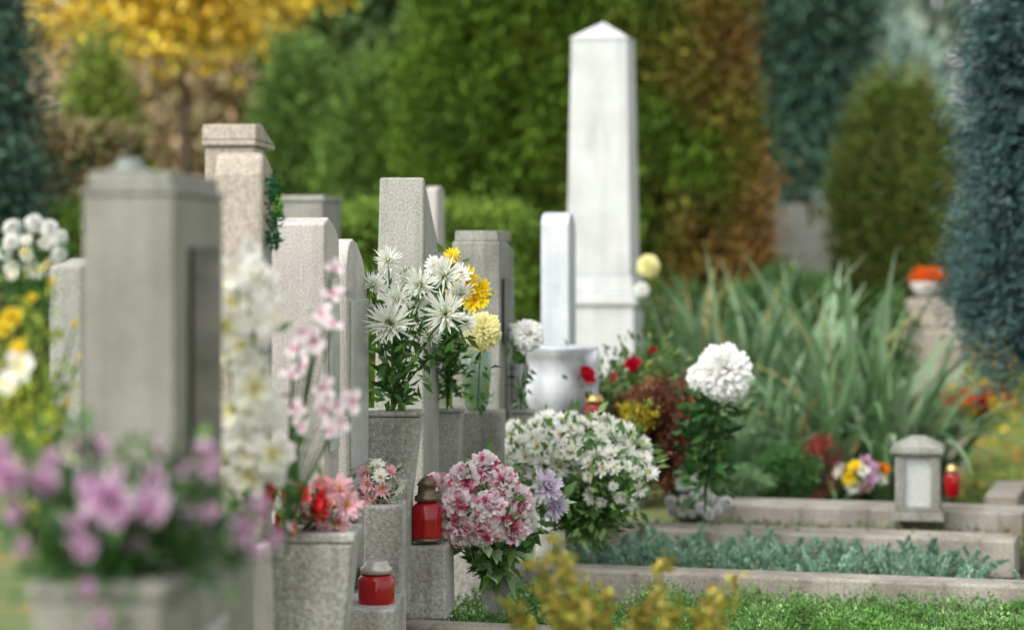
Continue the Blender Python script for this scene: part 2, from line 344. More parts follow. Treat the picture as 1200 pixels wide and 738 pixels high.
PB().frus(-.004,.184,-.004,.604,zA+.001,zA+.014).frus(.008,.172,.008,.592,zA+.015,zA+.045,.002).obj('cap',DGREY,parent=eA,bevel=.003)
e=thing('metal_lantern','small flat greenish metal lantern lid on a granite headstone','lantern',(*sight(152,206,4.95).xy,zA+.046),0)
PB().lathe([(.04,.0),(.045,.006),(.045,.012),(.028,.016),(.026,.03),(.02,.034)],24).obj('lid',plain('patina',(.2,.23,.2),.6,.3),parent=e)
eB=headstone(240,172,6.8,.14,.34,3,[(0,0),(.12,.0),(.5,-.0),(1,-.05)],BEIGE,'tall beige headstone with a gabled cap and green wreath',plaque=(.3,.75,1.2,1.6,DGREY),plinth=.7)
zB=sight(240,172,6.8).z
PB().frus(-.006,.146,-.012,.345,zB+.002,zB+.018).prism([(-.01,zB+.019),(-.004,zB+.062),(.1,zB+.068),(.34,zB+.019)],-.006,.146).obj('cap',BEIGE,parent=eB,bevel=.004)
PB().prism([(-.04,.7),(-.04,zB-.08),(-.025,zB-.035),(-.003,zB-.012),(-.003,.7)],.035,.17).obj('pilaster',BEIGE,parent=eB,bevel=.012)
wr=leaves(np.array([[.155+rng.uniform(0,.015),.22+.06*math.cos(a)+rng.normal()*.01,1.7+.09*math.sin(a)+rng.normal()*.01] for a in rng.uniform(0,6.28,160)]),.025)
mobj('wreath',npmesh('wreath',wr,palette(160,[(.03,.2,.07),(.02,.12,.04)]),LEAF),parent=eB)
headstone(317,262,7.6,.172,.36,3,[(0,0),(.3,.02),(.6,.0),(.85,-.02),(1,-.05)],PALE,'pale grey headstone with a softly rounded top',plinth=.55,plaque=(.25,.8,.95,1.5,PANE))
headstone(388,292,8.15,.055,.42,6,[(0,-.05),(.06,0),(.16,.025),(.3,.035),(.5,.02),(.75,-.03),(.9,-.09),(1,-.18)],PALE,'arched pale stone slab with a milky engraved panel',plinth=.5,plaque=(.12,.88,.85,1.42,PANE))
headstone(332,236,12.,.2,.5,6,[(0,0),(.5,.02),(1,0)],DGREY,'small weathered grey headstone with a flat top',cap=(-.01,.03,1.02))
headstone(497,222,13.,.07,.3,6,[(0,0),(.5,.02),(1,0)],PALE,'slim pale headstone against the clipped hedge')
headstone(58,312,6.4,.085,.5,2,[(0,0),(.5,.02),(1,0)],GREYG,'narrow grey headstone behind leafy yellow roses')
headstone(445,208,9.0,.165,.5,5,[(0,0),(.06,-.005),(1,-.27)],GREYG,'grey terrazzo headstone with a slanting top and dark plaque',taper=.045,plaque=(.2,.8,1.42,1.53,DARKP),plinth=.7)
headstone(530,283,10.1,.2,.55,6,[(0,0),(.5,0),(1,-.03)],DGREY,'weathered grey headstone with a ledge cap and dark tablet',cap=(.008,.045,.97),plaque=(.12,.85,1.2,1.47,DARKP))
headstone(634,262,11.6,.135,.42,6,[(0,-.0),(.06,.03),(.2,.048),(.45,.055),(.8,.03),(1,-.03)],MARB,'white marble headstone with a rounded top')
# obelisk
D=15.; ob=thing('obelisk','tall whitewashed stone obelisk on a stepped base','obelisk',(sight(707,290,D).x,D,0),rad(11))
z=lambda v: H-(v-YH)/F*D
PB().frus(-.25,.25,-.25,.25,-.05,z(432),0).frus(-.225,.225,-.225,.225,z(432)+.001,z(356),.004).frus(-.245,.245,-.245,.245,z(356)+.001,z(342),.008).frus(-.222,.222,-.222,.222,z(342)+.001,z(322),.014).obj('base',WHITE,parent=ob,bevel=.006)
PB().frus(-.20,.20,-.20,.20,z(322)+.001,z(50),.026).obj('shaft',WHITE,parent=ob,bevel=.008)
PB().frus(-.178,.178,-.178,.178,z(50)+.001,z(46)).pyr(-.172,.172,-.172,.172,z(46),z(26)).obj('pyramid_top',WHITE,parent=ob,bevel=.003)
# marble planter
p=sight(655,490,11.2); um=thing('marble_planter','white marble planter with softly folded sides and scroll','planter',(p.x,p.y,.3),rad(5))
h=p.z-.3
PB().frus(-.17,.17,-.12,.14,0,h-.001,.02).obj('pedestal',MARB,parent=um,bevel=.01)
PB().lathe([(.09,h),(.11,h+.02),(.14,h+.07),(.155,h+.13),(.14,h+.19),(.13,h+.23),(.15,h+.29),(.18,h+.325),(.175,h+.335),(.13,h+.32)],48,-.01,0,.08,5).obj('bowl',MARB,parent=um)
PB().prism([(-.04,h),(-.06,h+.1),(-.05,h+.2),(-.07,h+.28),(-.05,h+.32),(0,h+.335),(.05,h+.32),(.06,h+.25),(.04,h)],.11,.185).obj('scroll',MARB,parent=um,bevel=.025)
# blocks and plinths
def block(name,label,cat,u0,u1,vt,D,zb,depth,mat,inset=0.,yaw=6,rim=0):
    a=sight(u0,vt,D); w_=(u1-u0)/F*D; hh=a.z-zb
    pb=PB()
    if rim:
        pb.frus(0+inset,w_-inset,inset,depth-inset,0,hh-rim,-inset).frus(-.006,w_+.006,-.006,depth+.006,hh-rim+.001,hh)
    else: pb.frus(0-inset,w_+inset,-inset,depth+inset,0,hh,inset)
    return pb.obj(name,mat,loc=(a.x,a.y,zb),yaw=rad(yaw),bevel=.008,label=label,category=cat)
block('stone_block','rough concrete block holding a red grave lantern','stone block',468,522,640,8.6,.28,.24,CONC,.004)
block('stone_block','tall concrete block beneath pink daisies','stone block',427,470,593,8.1,.36,.25,CONC,.004,2)
block('stone_ledge','low concrete ledge carrying a red candle jar','stone ledge',385,462,714,7.75,0,.5,CONC,.0,2)
block('stone_planter','rough concrete planter filled with salmon roses','planter',302,414,624,6.9,.36,.24,CONC,.045,2,rim=.03)
block('stone_planter','rounded concrete planter next to the rose planter','planter',236,300,652,6.0,.2,.3,PALE,.015,2)
block('stone_block','grey stone pedestal under the tall white flowers','stone block',192,262,650,5.3,0,.5,GRAN,.0,2)
block('stone_vase','square tapered concrete vase of spider chrysanthemums','vase',425,492,482,8.55,.68,.18,CONC,.04,3,rim=.02)
block('stone_block','pedestal block supporting the concrete vase','stone block',436,480,566,8.58,.3,.14,CONC,0,3)
block('stone_vase','plain concrete vase beside the terrazzo headstone','vase',508,540,478,9.5,.45,.12,GREYG,.016,rim=.02)
block('stone_vase','grey-green textured concrete vase holding pale yellow pompon','vase',532,588,482,9.65,.5,.18,DGREY,-.012,rim=0)
block('stone_vase','small concrete vase of white pompon flowers','vase',598,624,480,10.3,.3,.1,GREYG,.0,rim=.02)
block('planter_box','grey concrete planter overflowing with mauve chrysanthemums','planter',35,192,684,3.85,.82,.22,GRAN,.01,rim=.025)
block('stone_plinth','large stone plinth below the mauve flower planter','stone block',-60,215,800,3.8,0,.5,GRAN,0)
# ------------------------------------------------------------------ lanterns
def lantern(u,v,D,hpx,label,tall=True,glass=REDG,lid=GOLD,rf=.36):
    p=sight(u,v,D); s=hpx/F*D; e=thing('grave_lantern',label,'grave lantern',p,0,'candle lanterns on the graves')
    r=s*(.235 if tall else rf)
    if tall:
        PB().lathe([(r*.8,0),(r,.02*s),(r*1.02,.1*s),(r*.98,.3*s),(r*1.03,.5*s),(r*.7,.58*s),(r*.6,.6*s)],28,0,0,.025,7).obj('glass_jar',glass,parent=e)
        PB().lathe([(r*.62,.6*s),(r*.8,.615*s),(r*.8,.68*s),(r*.62,.71*s),(r*.55,.84*s),(r*.66,.86*s),(r*.4,.95*s),(r*.12,1.*s)],24).obj('lid',lid,parent=e)
        PB().lathe([(r*1.05,.0),(r*1.08,.01*s),(r*1.08,.045*s),(r*1.0,.05*s)],24).obj('base_ring',lid,parent=e)
    else:
        PB().lathe([(r*.75,0),(r*.95,.03*s),(r*.98,.3*s),(r*1.02,.62*s),(r*.9,.7*s),(r*.7,.74*s)],28).obj('glass_jar',glass,parent=e)
        PB().lathe([(r*.74,.745*s),(r*.86,.75*s),(r*.86,.86*s),(r*.7,.9*s),(r*.62,.99*s),(r*.5,1.*s)],24).obj('lid',lid,parent=e)
lantern(500,633,8.68,76,'red glass grave lantern with bronze lid on a block',True,REDG,BRONZ)
lantern(441,716,7.9,60,'squat red candle jar with pale lid on a ledge',False,REDG,plain('pale_tin',(.5,.47,.42),.4,.5))
lantern(697,502,11.0,40,'red candle jar with gold lid among flowers',False,REDG,GOLD,.32)
lantern(804,574,12.3,38,'clear glass candle jar with gold lid on the grave edge',False,CLEAR,GOLD)
lantern(1116,581,12.6,37,'small red candle jar behind the stone lantern',False,REDG,GOLD,.24)
# stone lantern
D=(H-.31)*F/(611-YH); p=sight(1081,611,D); e=thing('stone_lantern','small weathered stone lantern with milky panes on a kerb','stone lantern',(p.x,p.y+.12,.31),rad(12))
q=.115
PB().frus(-q-.01,q+.01,-q-.01,q+.01,0.001,.045,.006).frus(-q+.006,q-.006,-q+.006,q-.006,.046,.065).obj('base',DGREY,parent=e,bevel=.005)
pb=PB()
for sx in(-1,1):
    for sy in(-1,1):
        x,y=sx*(q-.032),sy*(q-.032); pb.frus(x-.021,x+.021,y-.021,y+.021,.066,.30)
pb.frus(-q+.012,q-.012,-q+.012,q-.012,.301,.315); pb.obj('frame',DGREY,parent=e,bevel=.003)
PB().frus(-q+.036,q-.036,-q+.036,q-.036,.067,.299).obj('pane',PANE,parent=e)
PB().frus(-q-.008,q+.008,-q-.008,q+.008,.316,.345).frus(-q-.008,q+.008,-q-.008,q+.008,.346,.385,.07).frus(-.05,.05,-.05,.05,.386,.395,.015).obj('roof',DGREY,parent=e,bevel=.006)
# ------------------------------------------------------------------ bouquets
bl=[('spider',u,v,8.45+d,r,None) for u,v,r,d in ((455,306,17,.1),(437,335,19,.05),(466,352,19,-.02),(492,335,24,0),(458,380,30,-.12),(492,352,18,.05),(522,368,30,-.05),(522,322,24,.1),(478,328,17,.15),(540,345,20,.15),(437,365,16,.1),(505,395,15,.05),(545,380,16,.1))]
bouquet('flower_bouquet','bouquet of white spider chrysanthemums in a concrete vase','bouquet',sight(460,484,8.62),bl,420,.055,GL,.1,.05,.35)
bl=[('daisyyellow',u,v,8.95,r,None) for u,v,r in ((520,315,15),(547,330,18),(556,352,17),(535,345,16),(563,338,13),(530,300,10))]+[('daisywhite',540,322,8.9,14,None),('daisywhite',510,312,8.9,14,None)]
bouquet('flower_bouquet','yellow and white daisies behind white chrysanthemums','bouquet',sight(524,482,9.5),bl,260,.05,GL,.1,.05)
bouquet('flower_bouquet','single pale yellow pompon chrysanthemum in a mesh vase','bouquet',sight(560,482,9.7),[('pomyellow',565,388,8.8,25,(0.05,-1,.3))],50,.05,GL,.1,.04)
p=sight(558,480,9.72); e=thing('flower_vase','green patterned glass vase on a concrete pedestal','vase',p)
PB().lathe([(.035,0),(.045,.02),(.055,.12),(.06,.24),(.056,.24),(.05,.12),(.03,.03)],24,0,0,.05,9).obj('glass_body',plain('green_glass',(.35,.5,.35),.2,0,.5),parent=e)
bouquet('flower_bouquet','white pompon chrysanthemums in a slim vase','bouquet',sight(611,482,10.3),[('pomwhite',619,393,10.2,19,None),('pomwhite',597,390,10.35,12,None)],60,.05,GL,.1,.04)
p=sight(607,480,10.35); e=thing('flower_vase','clear glass vase with white pompons','vase',p); PB().lathe([(.025,0),(.032,.02),(.035,.2),(.032,.2),(.025,.03)],20).obj('glass_body',CLEAR,parent=e)
bl=dome(['carnation'],560,590,52,40,18,22,8.7,.14,.12,.56)+[('lilac',640,570,8.9,23,(.4,-1,.4)),('lilac',650,592,8.95,18,(.6,-1,.1)),('pomwhite',622,612,8.9,12,None),('pomwhite',612,600,8.85,11,None)]
bouquet('flower_basket','ruffled white carnations with crimson edges and lilac chrysanthemums','bouquet',sight(582,672,8.95),bl,420,.08,[(.12,.26,.06),(.07,.17,.04),(.4,.55,.3),(.2,.36,.1)],.1,.07,.45)
p=sight(580,674,9.0); e=thing('flower_pot','small dark tapered pot under carnations','pot',(p.x,p.y,.15)); hp=p.z-.15
PB().frus(-.035,.035,-.035,.035,0,hp,-.018).frus(-.058,.058,-.058,.058,hp+.001,hp+.018).obj('pot_body',DGREY,parent=e,bevel=.006)
bl=dome(['daisywhite','mumwhite'],668,533,90,46,86,10,9.75,.3,.35,.55)+dome(['daisywhite','mumwhite'],722,560,46,34,16,10,9.65,.1,.3,.65)
bouquet('chrysanthemum_bush','sprawling bush of small creamy white chrysanthemums','flower bush',sight(690,628,9.95),bl,3600,.05,[(.12,.24,.06),(.18,.33,.09),(.08,.17,.04),(.25,.37,.13)],.3,.12,.45,.002)
bl=dome(['daisywhite','pomwhite'],818,590,36,14,26,7,11.4,.1)
bouquet('flower_bunch','low white flowers resting on the grave bed','flowers',sight(812,625,11.5),bl,300,.03,GL+[(.2,.34,.14)],.4,.04)
bouquet('dahlia_plant','tall white pompon dahlia with leafy stem','flowering plant',sight(826,600,10.9),[('pomwhite',848,437,10.6,36,(.05,-1,.45)),('pomwhite',822,442,10.75,19,(-.5,-1,.4))],420,.07,[(.05,.15,.04),(.09,.2,.05),(.04,.1,.03)],.2,.10,.4,.005,hi=.85)
bl=[('rose',742,428,11.6,12,None),('rose',686,441,11.1,13,None),('rose',765,412,11.9,8,None),('rose',716,443,11.7,7,None)]
bouquet('rose_bush','dark red roses on a leafy green bush','rose bush',sight(735,600,11.9),bl,1900,.05,[(.08,.17,.04),(.13,.22,.06),(.18,.24,.07)],.45,.20,.45)
def shrub(name,label,u0,u1,v0,v1,D,ncl,per,rc,size,cols,asp=.45,cat='shrub',**kw):
    a=sight(u0,v1,D); b=sight(u1,v0,D); rx=(b.x-a.x)/2; rz=(b.z-a.z)/2; cx=(a.x+b.x)/2; zc=(a.z+b.z)/2
    e=thing(name,label,cat,(cx,D,max(0,a.z)))
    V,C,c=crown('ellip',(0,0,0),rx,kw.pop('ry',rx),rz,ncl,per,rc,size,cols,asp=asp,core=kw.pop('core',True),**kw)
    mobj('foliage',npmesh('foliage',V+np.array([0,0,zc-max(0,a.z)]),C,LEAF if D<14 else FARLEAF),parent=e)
    pb=PB()
    for i in range(7):
        an=random.uniform(0,6.28); pb.tube([(0,0,-.02),(math.cos(an)*rx*.3,math.sin(an)*rx*.3,rz),(math.cos(an)*rx*.7,math.sin(an)*rx*.7,rz*1.6)],[.008,.006,.003],5)
    pb.obj('stems',BARK,parent=e)
    return e
shrub('copper_shrub','small shrub with coppery red autumn leaves',722,824,448,562,11.2,320,14,.02,.03,[(.24,.08,.05),(.16,.06,.04),(.32,.13,.06),(.2,.12,.06)],.6)
shrub('yellow_flower_clump','small clump of yellow flowers beside copper leaves',728,766,470,500,11.0,60,12,.012,.02,[(.75,.6,.03),(.6,.5,.05),(.2,.25,.04)],.6,core=False)
shrub('green_shrub','low dark green cushion shrub on a grave',880,960,528,575,12.9,200,16,.02,.03,[(.05,.15,.04),(.08,.2,.05)],.3)
shrub('green_shrub','feathery green cushion plant beside a glass candle',820,900,552,580,12.6,200,20,.015,.03,[(.16,.28,.12),(.2,.34,.16)],.2)
shrub('red_leaf_plant','small plant with dark red spiky leaves',945,983,515,576,12.9,60,7,.015,.06,[(.3,.02,.03),(.1,.05,.03),(.4,.05,.04)],.15,core=False,droop=-.6)
shrub('green_shrub','leafy green shrub around the red lantern',650,735,506,560,11.2,160,14,.02,.04,[(.07,.17,.04),(.1,.22,.06)],.45)
bl=dome(['daisyyellow','orange','daisypink','mauve','daisywhite'],1010,556,26,14,22,9,12.75,.08,.2,.55)
bouquet('flower_bunch','bunch of yellow, pink and white flowers on a grave','flowers',sight(1010,580,12.85),bl,160,.04,GL,.4,.03)
bl=dome(['daisypink','daisywhite','daisypink'],443,566,22,24,18,10,8.15,.1,.2,.6)
bouquet('flower_bunch','pale pink daisies standing on a concrete block','flowers',sight(448,594,8.2),bl,160,.03,[(.12,.2,.08),(.3,.34,.2)],.3,.03)
bl=dome(['coral'],345,585,24,22,6,21,6.85,.06,.15,.55)+dome(['salmon','salmon','daisypink'],388,588,30,24,12,15,6.92,.06,.2,.58)
bouquet('flower_bunch','coral red and pale pink artificial roses in a concrete planter','flowers',sight(365,626,7.0),bl,160,.04,GL+[(.6,.5,.4)],.3,.05)
bl=[('mauve',u,v,3.85+d,r,None) for u,v,r,d in ((130,585,36,0),(178,592,24,.02),(104,572,20,.1),(85,622,20,.03),(50,565,20,.1),(10,560,26,.12),(20,602,17,.1),(222,606,13,.12),(248,600,12,.12),(220,553,13,.15),(245,546,14,.15),(180,560,17,.12),(62,540,16,.2),(100,642,16,0),(160,642,13,.05),(285,622,18,.12),(305,600,19,.15),(322,632,14,.15),(300,647,13,.12),(100,690,14,-.05),(120,728,14,-.06),(240,525,12,.25),(30,640,13,.1),(2,528,18,.2),(118,523,12,.2),(180,528,12,.2),(92,525,11,.2))]
bouquet('chrysanthemum_plant','pale mauve chrysanthemums spilling over a grey planter','flowers',sight(120,690,3.97),bl,1200,.045,[(.04,.12,.03),(.07,.18,.04),(.02,.07,.02),(.12,.23,.06)],.2,.06,.4)
bl=[('lily',295+random.gauss(0,17),v,5.5+random.gauss(0,.04),random.uniform(22,29),(random.gauss(0,.3),-1,.1)) for v in np.arange(318,565,6.5)]
bl+=[('lily',300+random.gauss(0,6),v,5.5,14,None) for v in (288,300,312,325)]
bouquet('flower_bouquet','tall spike of cream white artificial lilies','bouquet',sight(290,652,5.55),bl,90,.05,GL,.1,.04)
bl=[('orchid',u+random.gauss(0,3),v,5.8+random.gauss(0,.05),random.uniform(11,16),None) for u,v in ((388,345),(378,368),(392,380),(352,388),(365,400),(345,410),(378,455),(392,475),(355,430),(340,440),(412,470),(380,480),(345,480),(400,495),(350,500),(330,520),(385,315),(325,545),(390,505),(340,530))]
bouquet('flower_bouquet','branch of pale pink artificial orchids','bouquet',sight(335,650,6.0),bl,60,.035,GL+[(.4,.3,.3)],.1,.03,.4,.003)
YG=[(.4,.48,.06),(.3,.42,.07),(.5,.52,.07),(.2,.33,.06)]
bl=[('yellowrose',15,372,5.2,15,None),('yellowrose',5,385,5.2,12,None),('daisyyellow',22,410,5.1,12,None),('lily',22,430,5.,20,None),('lily',8,452,5.,18,None),('yellowrose',38,350,5.3,7,None)]
bouquet('rose_bush','thin leafy bush with yellow roses and white lilies','rose bush',sight(40,640,5.3),bl+[('yellowrose',62,330,5.3,5,None),('yellowrose',88,380,5.3,5,None),('yellowrose',30,295,5.3,5,None),('lily',15,320,5.2,8,None),('yellowrose',80,470,5.2,5,None),('yellowrose',92,420,5.2,4,None),('yellowrose',50,520,5.2,5,None),('yellowrose',70,500,5.2,4,None),('yellowrose',55,310,5.2,4,None)],430,.034,YG,.25,.045,.5)
bl=dome(['daisywhite','pomwhite','pomwhite'],32,290,42,28,16,11,14,.2,.2,.7)
bouquet('flower_bouquet','white flowers by the clipped hedge','bouquet',sight(35,420,14.3),bl,300,.07,GL,.4,.12)
bouquet('flower_bouquet','yellow and cream pompons beside the obelisk','bouquet',sight(765,430,14.6),[('pomyellow',760,312,14.5,14,None),('pomwhite',752,340,14.5,10,None)],60,.05,GL,.1,.05)
bl=dome(['orange','orange','rose'],1148,468,40,16,30,9,15.,.25,.2,.5)+dome(['orange','daisyyellow'],1165,470,16,12,6,11,14.8,.1)
bouquet('flower_bed','low orange, red and yellow chrysanthemums on the grass','flowers',sight(1150,500,15.3),bl,300,.05,GL,.4,.08)
# ------------------------------------------------------------------ iris clumps
def sword_clump(u,D,n,Lm,label):
    p=sight(u,YH,D); p.z=0; V=[];C=[]
    for i in range(n):
        a=rng.uniform(0,6.28); lean=rng.uniform(.03,.75); L=Lm*rng.uniform(.7,1.15); wd=.070*rng.uniform(.75,1.2); cv=rng.uniform(.5,1.7)*(lean+.3)
        bx,by=rng.normal(size=2)*.05; pos=np.array([bx,by,0]); rd=np.array([math.cos(a),math.sin(a),0]); tg=np.array([-math.sin(a),math.cos(a),0])
        tg=unit(tg+np.array([rng.normal()*.8,0,0]))
        c=palette(1,[(.16,.28,.13),(.23,.35,.19),(.11,.21,.09),(.3,.42,.26),(.14,.25,.11)],.15)[0]
        if rng.uniform()<.05: c=np.array([.35,.3,.12])
        prev=None
        for j in range(11):
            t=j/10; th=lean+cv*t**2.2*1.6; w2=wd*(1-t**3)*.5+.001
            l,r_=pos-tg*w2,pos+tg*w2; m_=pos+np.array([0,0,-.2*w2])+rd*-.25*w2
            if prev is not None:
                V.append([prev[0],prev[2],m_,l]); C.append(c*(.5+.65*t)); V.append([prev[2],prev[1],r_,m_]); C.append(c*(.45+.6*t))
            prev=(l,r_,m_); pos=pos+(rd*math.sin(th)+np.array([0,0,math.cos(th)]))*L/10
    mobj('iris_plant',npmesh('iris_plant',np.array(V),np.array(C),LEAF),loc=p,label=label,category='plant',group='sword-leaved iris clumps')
for u,D,n,L in ((800,15.5,55,1.3),(865,15.2,60,1.45),(935,15.3,65,1.5),(1010,14.5,70,1.45),(1080,15.3,50,1.15),(905,14.3,50,1.1),(820,17,55,1.4),(890,17.5,55,1.45),(965,14.1,50,1.05),(1045,14.1,55,1.15),(850,14.2,45,.85),(960,16.8,55,1.4)):
    sword_clump(u,D,n,L,'tall clump of arching grey-green strap leaves')
# ------------------------------------------------------------------ ground cover
def bedpts(n,l0,l1,w0,w1,z):
    a=rng.uniform(l0,l1,n); b_=rng.uniform(w0,w1,n); o=sight(470,738,8.35)
    return np.stack([o.x+G.x*a+Rw.x*b_,o.y+G.y*a+Rw.y*b_,z+0*a],1),a,b_
P,a,b_=bedpts(480,-.05,3.15,.16,1.56,.16); r0=rng.uniform(.05,.11,len(P))
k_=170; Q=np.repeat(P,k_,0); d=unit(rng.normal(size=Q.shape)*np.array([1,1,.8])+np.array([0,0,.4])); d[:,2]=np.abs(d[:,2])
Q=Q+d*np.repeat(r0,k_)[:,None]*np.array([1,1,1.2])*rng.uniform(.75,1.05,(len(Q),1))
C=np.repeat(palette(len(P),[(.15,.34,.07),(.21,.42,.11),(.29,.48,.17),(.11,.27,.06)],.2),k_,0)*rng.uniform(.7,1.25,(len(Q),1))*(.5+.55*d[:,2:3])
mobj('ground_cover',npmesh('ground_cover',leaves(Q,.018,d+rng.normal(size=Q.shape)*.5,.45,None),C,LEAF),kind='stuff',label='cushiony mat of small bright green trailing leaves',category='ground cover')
def sprig():
    n=60; t=np.linspace(0,1,n); a=np.arange(n)*2.4; P=np.stack([.03*t*0,0*t,t*.14],1)
    d=np.stack([np.cos(a),np.sin(a),.5+1.2*t],1); return leaves(P,.023,d,.38,None,.1)
S=sprig(); VV=[];CC=[]
P,a,b_=bedpts(760,.05,1.75,1.90,2.90,.155); P[:,2]+=rng.uniform(0,.06,len(P)); P2,_,_=bedpts(50,1.95,2.35,2.0,2.7,.1); P=np.concatenate([P,P2])
for q in P:
    Rm=np.array(Matrix.Rotation(random.uniform(0,6.3),3,'Z')@Matrix.Rotation(random.uniform(.4,1.4),3,'X')@Matrix.Rotation(random.uniform(0,6.3),3,'Z'))
    VV.append((S*random.uniform(.6,1.2))@Rm.T+q); CC.append(palette(len(S),[(.22,.38,.27),(.3,.46,.35),(.16,.3,.18)],.15)*random.uniform(.65,1.2))
mobj('succulent_plants',npmesh('succulents',np.concatenate(VV),np.concatenate(CC),LEAF),kind='stuff',label='blue-green trailing succulent sprigs covering a grave',category='ground cover')
P,a,b_=bedpts(9000,.1,2.6,3.3,4.4,.15); P[:,2]+=rng.uniform(0,.12,len(P))
mobj('ground_cover',npmesh('ground_cover',leaves(P,.03,rng.normal(size=P.shape)+np.array([0,0,.6]),.4),palette(len(P),[(.08,.18,.04),(.14,.23,.07),(.2,.16,.07)]),LEAF),kind='stuff',label='low mixed green plants on a grave bed',category='ground cover')
n=9000; P=np.stack([rng.uniform(1,9,n),rng.uniform(11.5,40,n),np.full(n,.03)],1)
mobj('fallen_leaves',npmesh('fallen',leaves(P,.07,rng.normal(size=P.shape)*np.array([1,1,.25]),.7),palette(n,[(.5,.22,.04),(.55,.36,.05),(.3,.15,.05),(.16,.24,.05)]),FARLEAF),kind='stuff',label='scattered orange and yellow fallen leaves',category='fallen leaves')
P,a,b_=bedpts(70,0,2.2,1.69,1.82,.314); P2,_,_=bedpts(50,.1,1.9,3.02,3.2,.314); P=np.concatenate([P,P2])
mobj('fallen_leaves',npmesh('fallen',leaves(P,.018,rng.normal(size=P.shape)*np.array([1,1,.15])+np.array([0,0,.1]),.6),palette(len(P),[(.35,.2,.05),(.2,.12,.05),(.12,.16,.05)]),LEAF),kind='stuff',label='small dry leaves lying on the kerbs',category='fallen leaves')
n=40000; P=np.stack([rng.uniform(1.5,8,n),rng.uniform(11.5,30,n),np.full(n,.0)],1)
mobj('grass',npmesh('grass',leaves(P,.08,rng.normal(size=P.shape)*.4+np.array([0,0,1.]),.12),palette(n,[(.13,.25,.04),(.2,.32,.06),(.25,.28,.07)]),FARLEAF),kind='stuff',label='short green lawn grass',category='grass')
def whorl_shrub(u,v,D,tops,label):
    root=sight(u,v,D); root.z=.25; V=[];C=[]; pb=PB(); e=thing('garden_shrub',label,'shrub',root)
    for (tu,tv,td) in tops:
        q=sight(tu,tv,td)-root
        pts=[Vector((q.x*t,q.y*t,q.z*t**.8)) for t in (0,.3,.6,.85,1)]; pb.tube(pts,[.005,.004,.003,.002,.0015],5)
        for t in np.linspace(.4,1,15):
            c=np.array([q.x*t,q.y*t,q.z*t**.8]); k_=8; d=rng.normal(size=(k_,3))+np.array([0,0,.6]); Pp=np.repeat(c[None],k_,0)+rng.normal(size=(k_,3))*.01
            V.append(leaves(Pp,.030,d,.55)); C.append(palette(k_,[(.33,.31,.05),(.42,.38,.06),(.2,.25,.04),(.42,.29,.05)],.25))
    mobj('foliage',npmesh('foliage',np.concatenate(V),np.concatenate(C),LEAF),parent=e); pb.obj('stems',BARK,parent=e)
tops=[(650,636,5.9),(628,658,5.8),(597,708,5.7),(665,658,5.8),(688,690,5.7),(640,690,5.6),(710,702,5.8),(780,655,6.),(772,696,5.8),(745,718,5.8),(798,710,5.9),(865,684,6.),(835,700,5.9),(680,722,5.6),(850,718,5.8),(610,730,5.7),(655,715,5.7)]
whorl_shrub(720,900,5.9,tops,'olive-gold small-leaved shrub with upright shoots')
# ------------------------------------------------------------------ background planting
def th(P):
    g=np.array([.115,.20,.022]); r_=np.array([.29,.125,.045]); o=np.array([.05,.095,.02])
    f=np.clip((P[:,0]-.9)/1.2*.8+.85*pn(P,3.2,1),0,1)[:,None]; d=np.clip(pn(P,4.,3)*1.3,0,1)[:,None]
    return (g*(1-f)+(r_*.8+g*.2)*f)*(1-d*.7)+o*d*.7
for i,(u0,u1,D) in enumerate(((478,670,22.),(580,780,22.3),(690,885,22.))):
    tree('thuja_tree','dense columnar thuja with '+('fresh green foliage','green and bronze foliage','rusty bronze autumn foliage')[i],'thuja tree','col',u0,u1,-260,520,D,2600,30,.09,.085,[(.10,.13,.03)],vert=.5,trunkr=.12,colf=th,fill=.75,limbs=3,asp=.35,cdark=.4,group='tall clipped thujas')
tree('spruce_tree','blue-green spruce with dense hanging needles','spruce tree','cone',1092,1400,-420,455,13.,2500,36,.065,.06,[(.05,.105,.105),(.07,.135,.13),(.03,.065,.065),(.10,.165,.155)],asp=.14,trunkr=.12,fill=.7,droop=.5)
tree('spruce_tree','dark blue spruce beside the brown hedge','spruce tree','cone',-160,62,-300,330,18.,1100,30,.11,.09,[(.07,.14,.10),(.10,.18,.13),(.045,.09,.065)],asp=.25,trunkr=.15,droop=.3)
tree('pine_tree','dark blue-green pine with broad crown','pine tree','ellip',850,1010,-200,215,31.,900,30,.2,.16,[(.06,.13,.09),(.1,.18,.13),(.04,.09,.06)],trunkr=.18,cdark=.7,asp=.25)
tree('pine_tree','blue-green conifer with haze painted into its pale colour','pine tree','ellip',935,1085,30,290,42.,600,30,.3,.22,[(.26,.38,.32),(.34,.45,.39),(.18,.28,.22)],trunkr=.2,cdark=.8,asp=.25)  # distance haze is put into the paler leaf colours
tree('thuja_tree','rounded olive green thuja','thuja tree','col',985,1118,95,400,24.,1300,34,.09,.09,[(.11,.17,.035),(.15,.22,.045),(.18,.18,.05)],vert=.5,cdark=.6,asp=.3)
tree('thuja_tree','conical yellow-green thuja tree','thuja tree','cone',50,180,55,330,28.,1000,30,.12,.11,[(.22,.29,.05),(.28,.34,.07),(.15,.22,.04)],vert=.5,cdark=.7)
tree('maple_tree','spreading tree with bright yellow autumn leaves','maple tree','ellip',45,385,-200,62,34.,520,26,.26,.14,[(.9,.62,.06),(.85,.53,.05),(.72,.56,.1),(.9,.66,.12)],trunkr=.07,asp=.7,core=False,fill=.3,ry=1.5)
tree('thuja_tree','broad green conifer behind the headstones','thuja tree','col',300,410,60,330,30.,1000,30,.12,.11,[(.12,.22,.05),(.17,.27,.06),(.09,.16,.04)],vert=.5,cdark=.7)
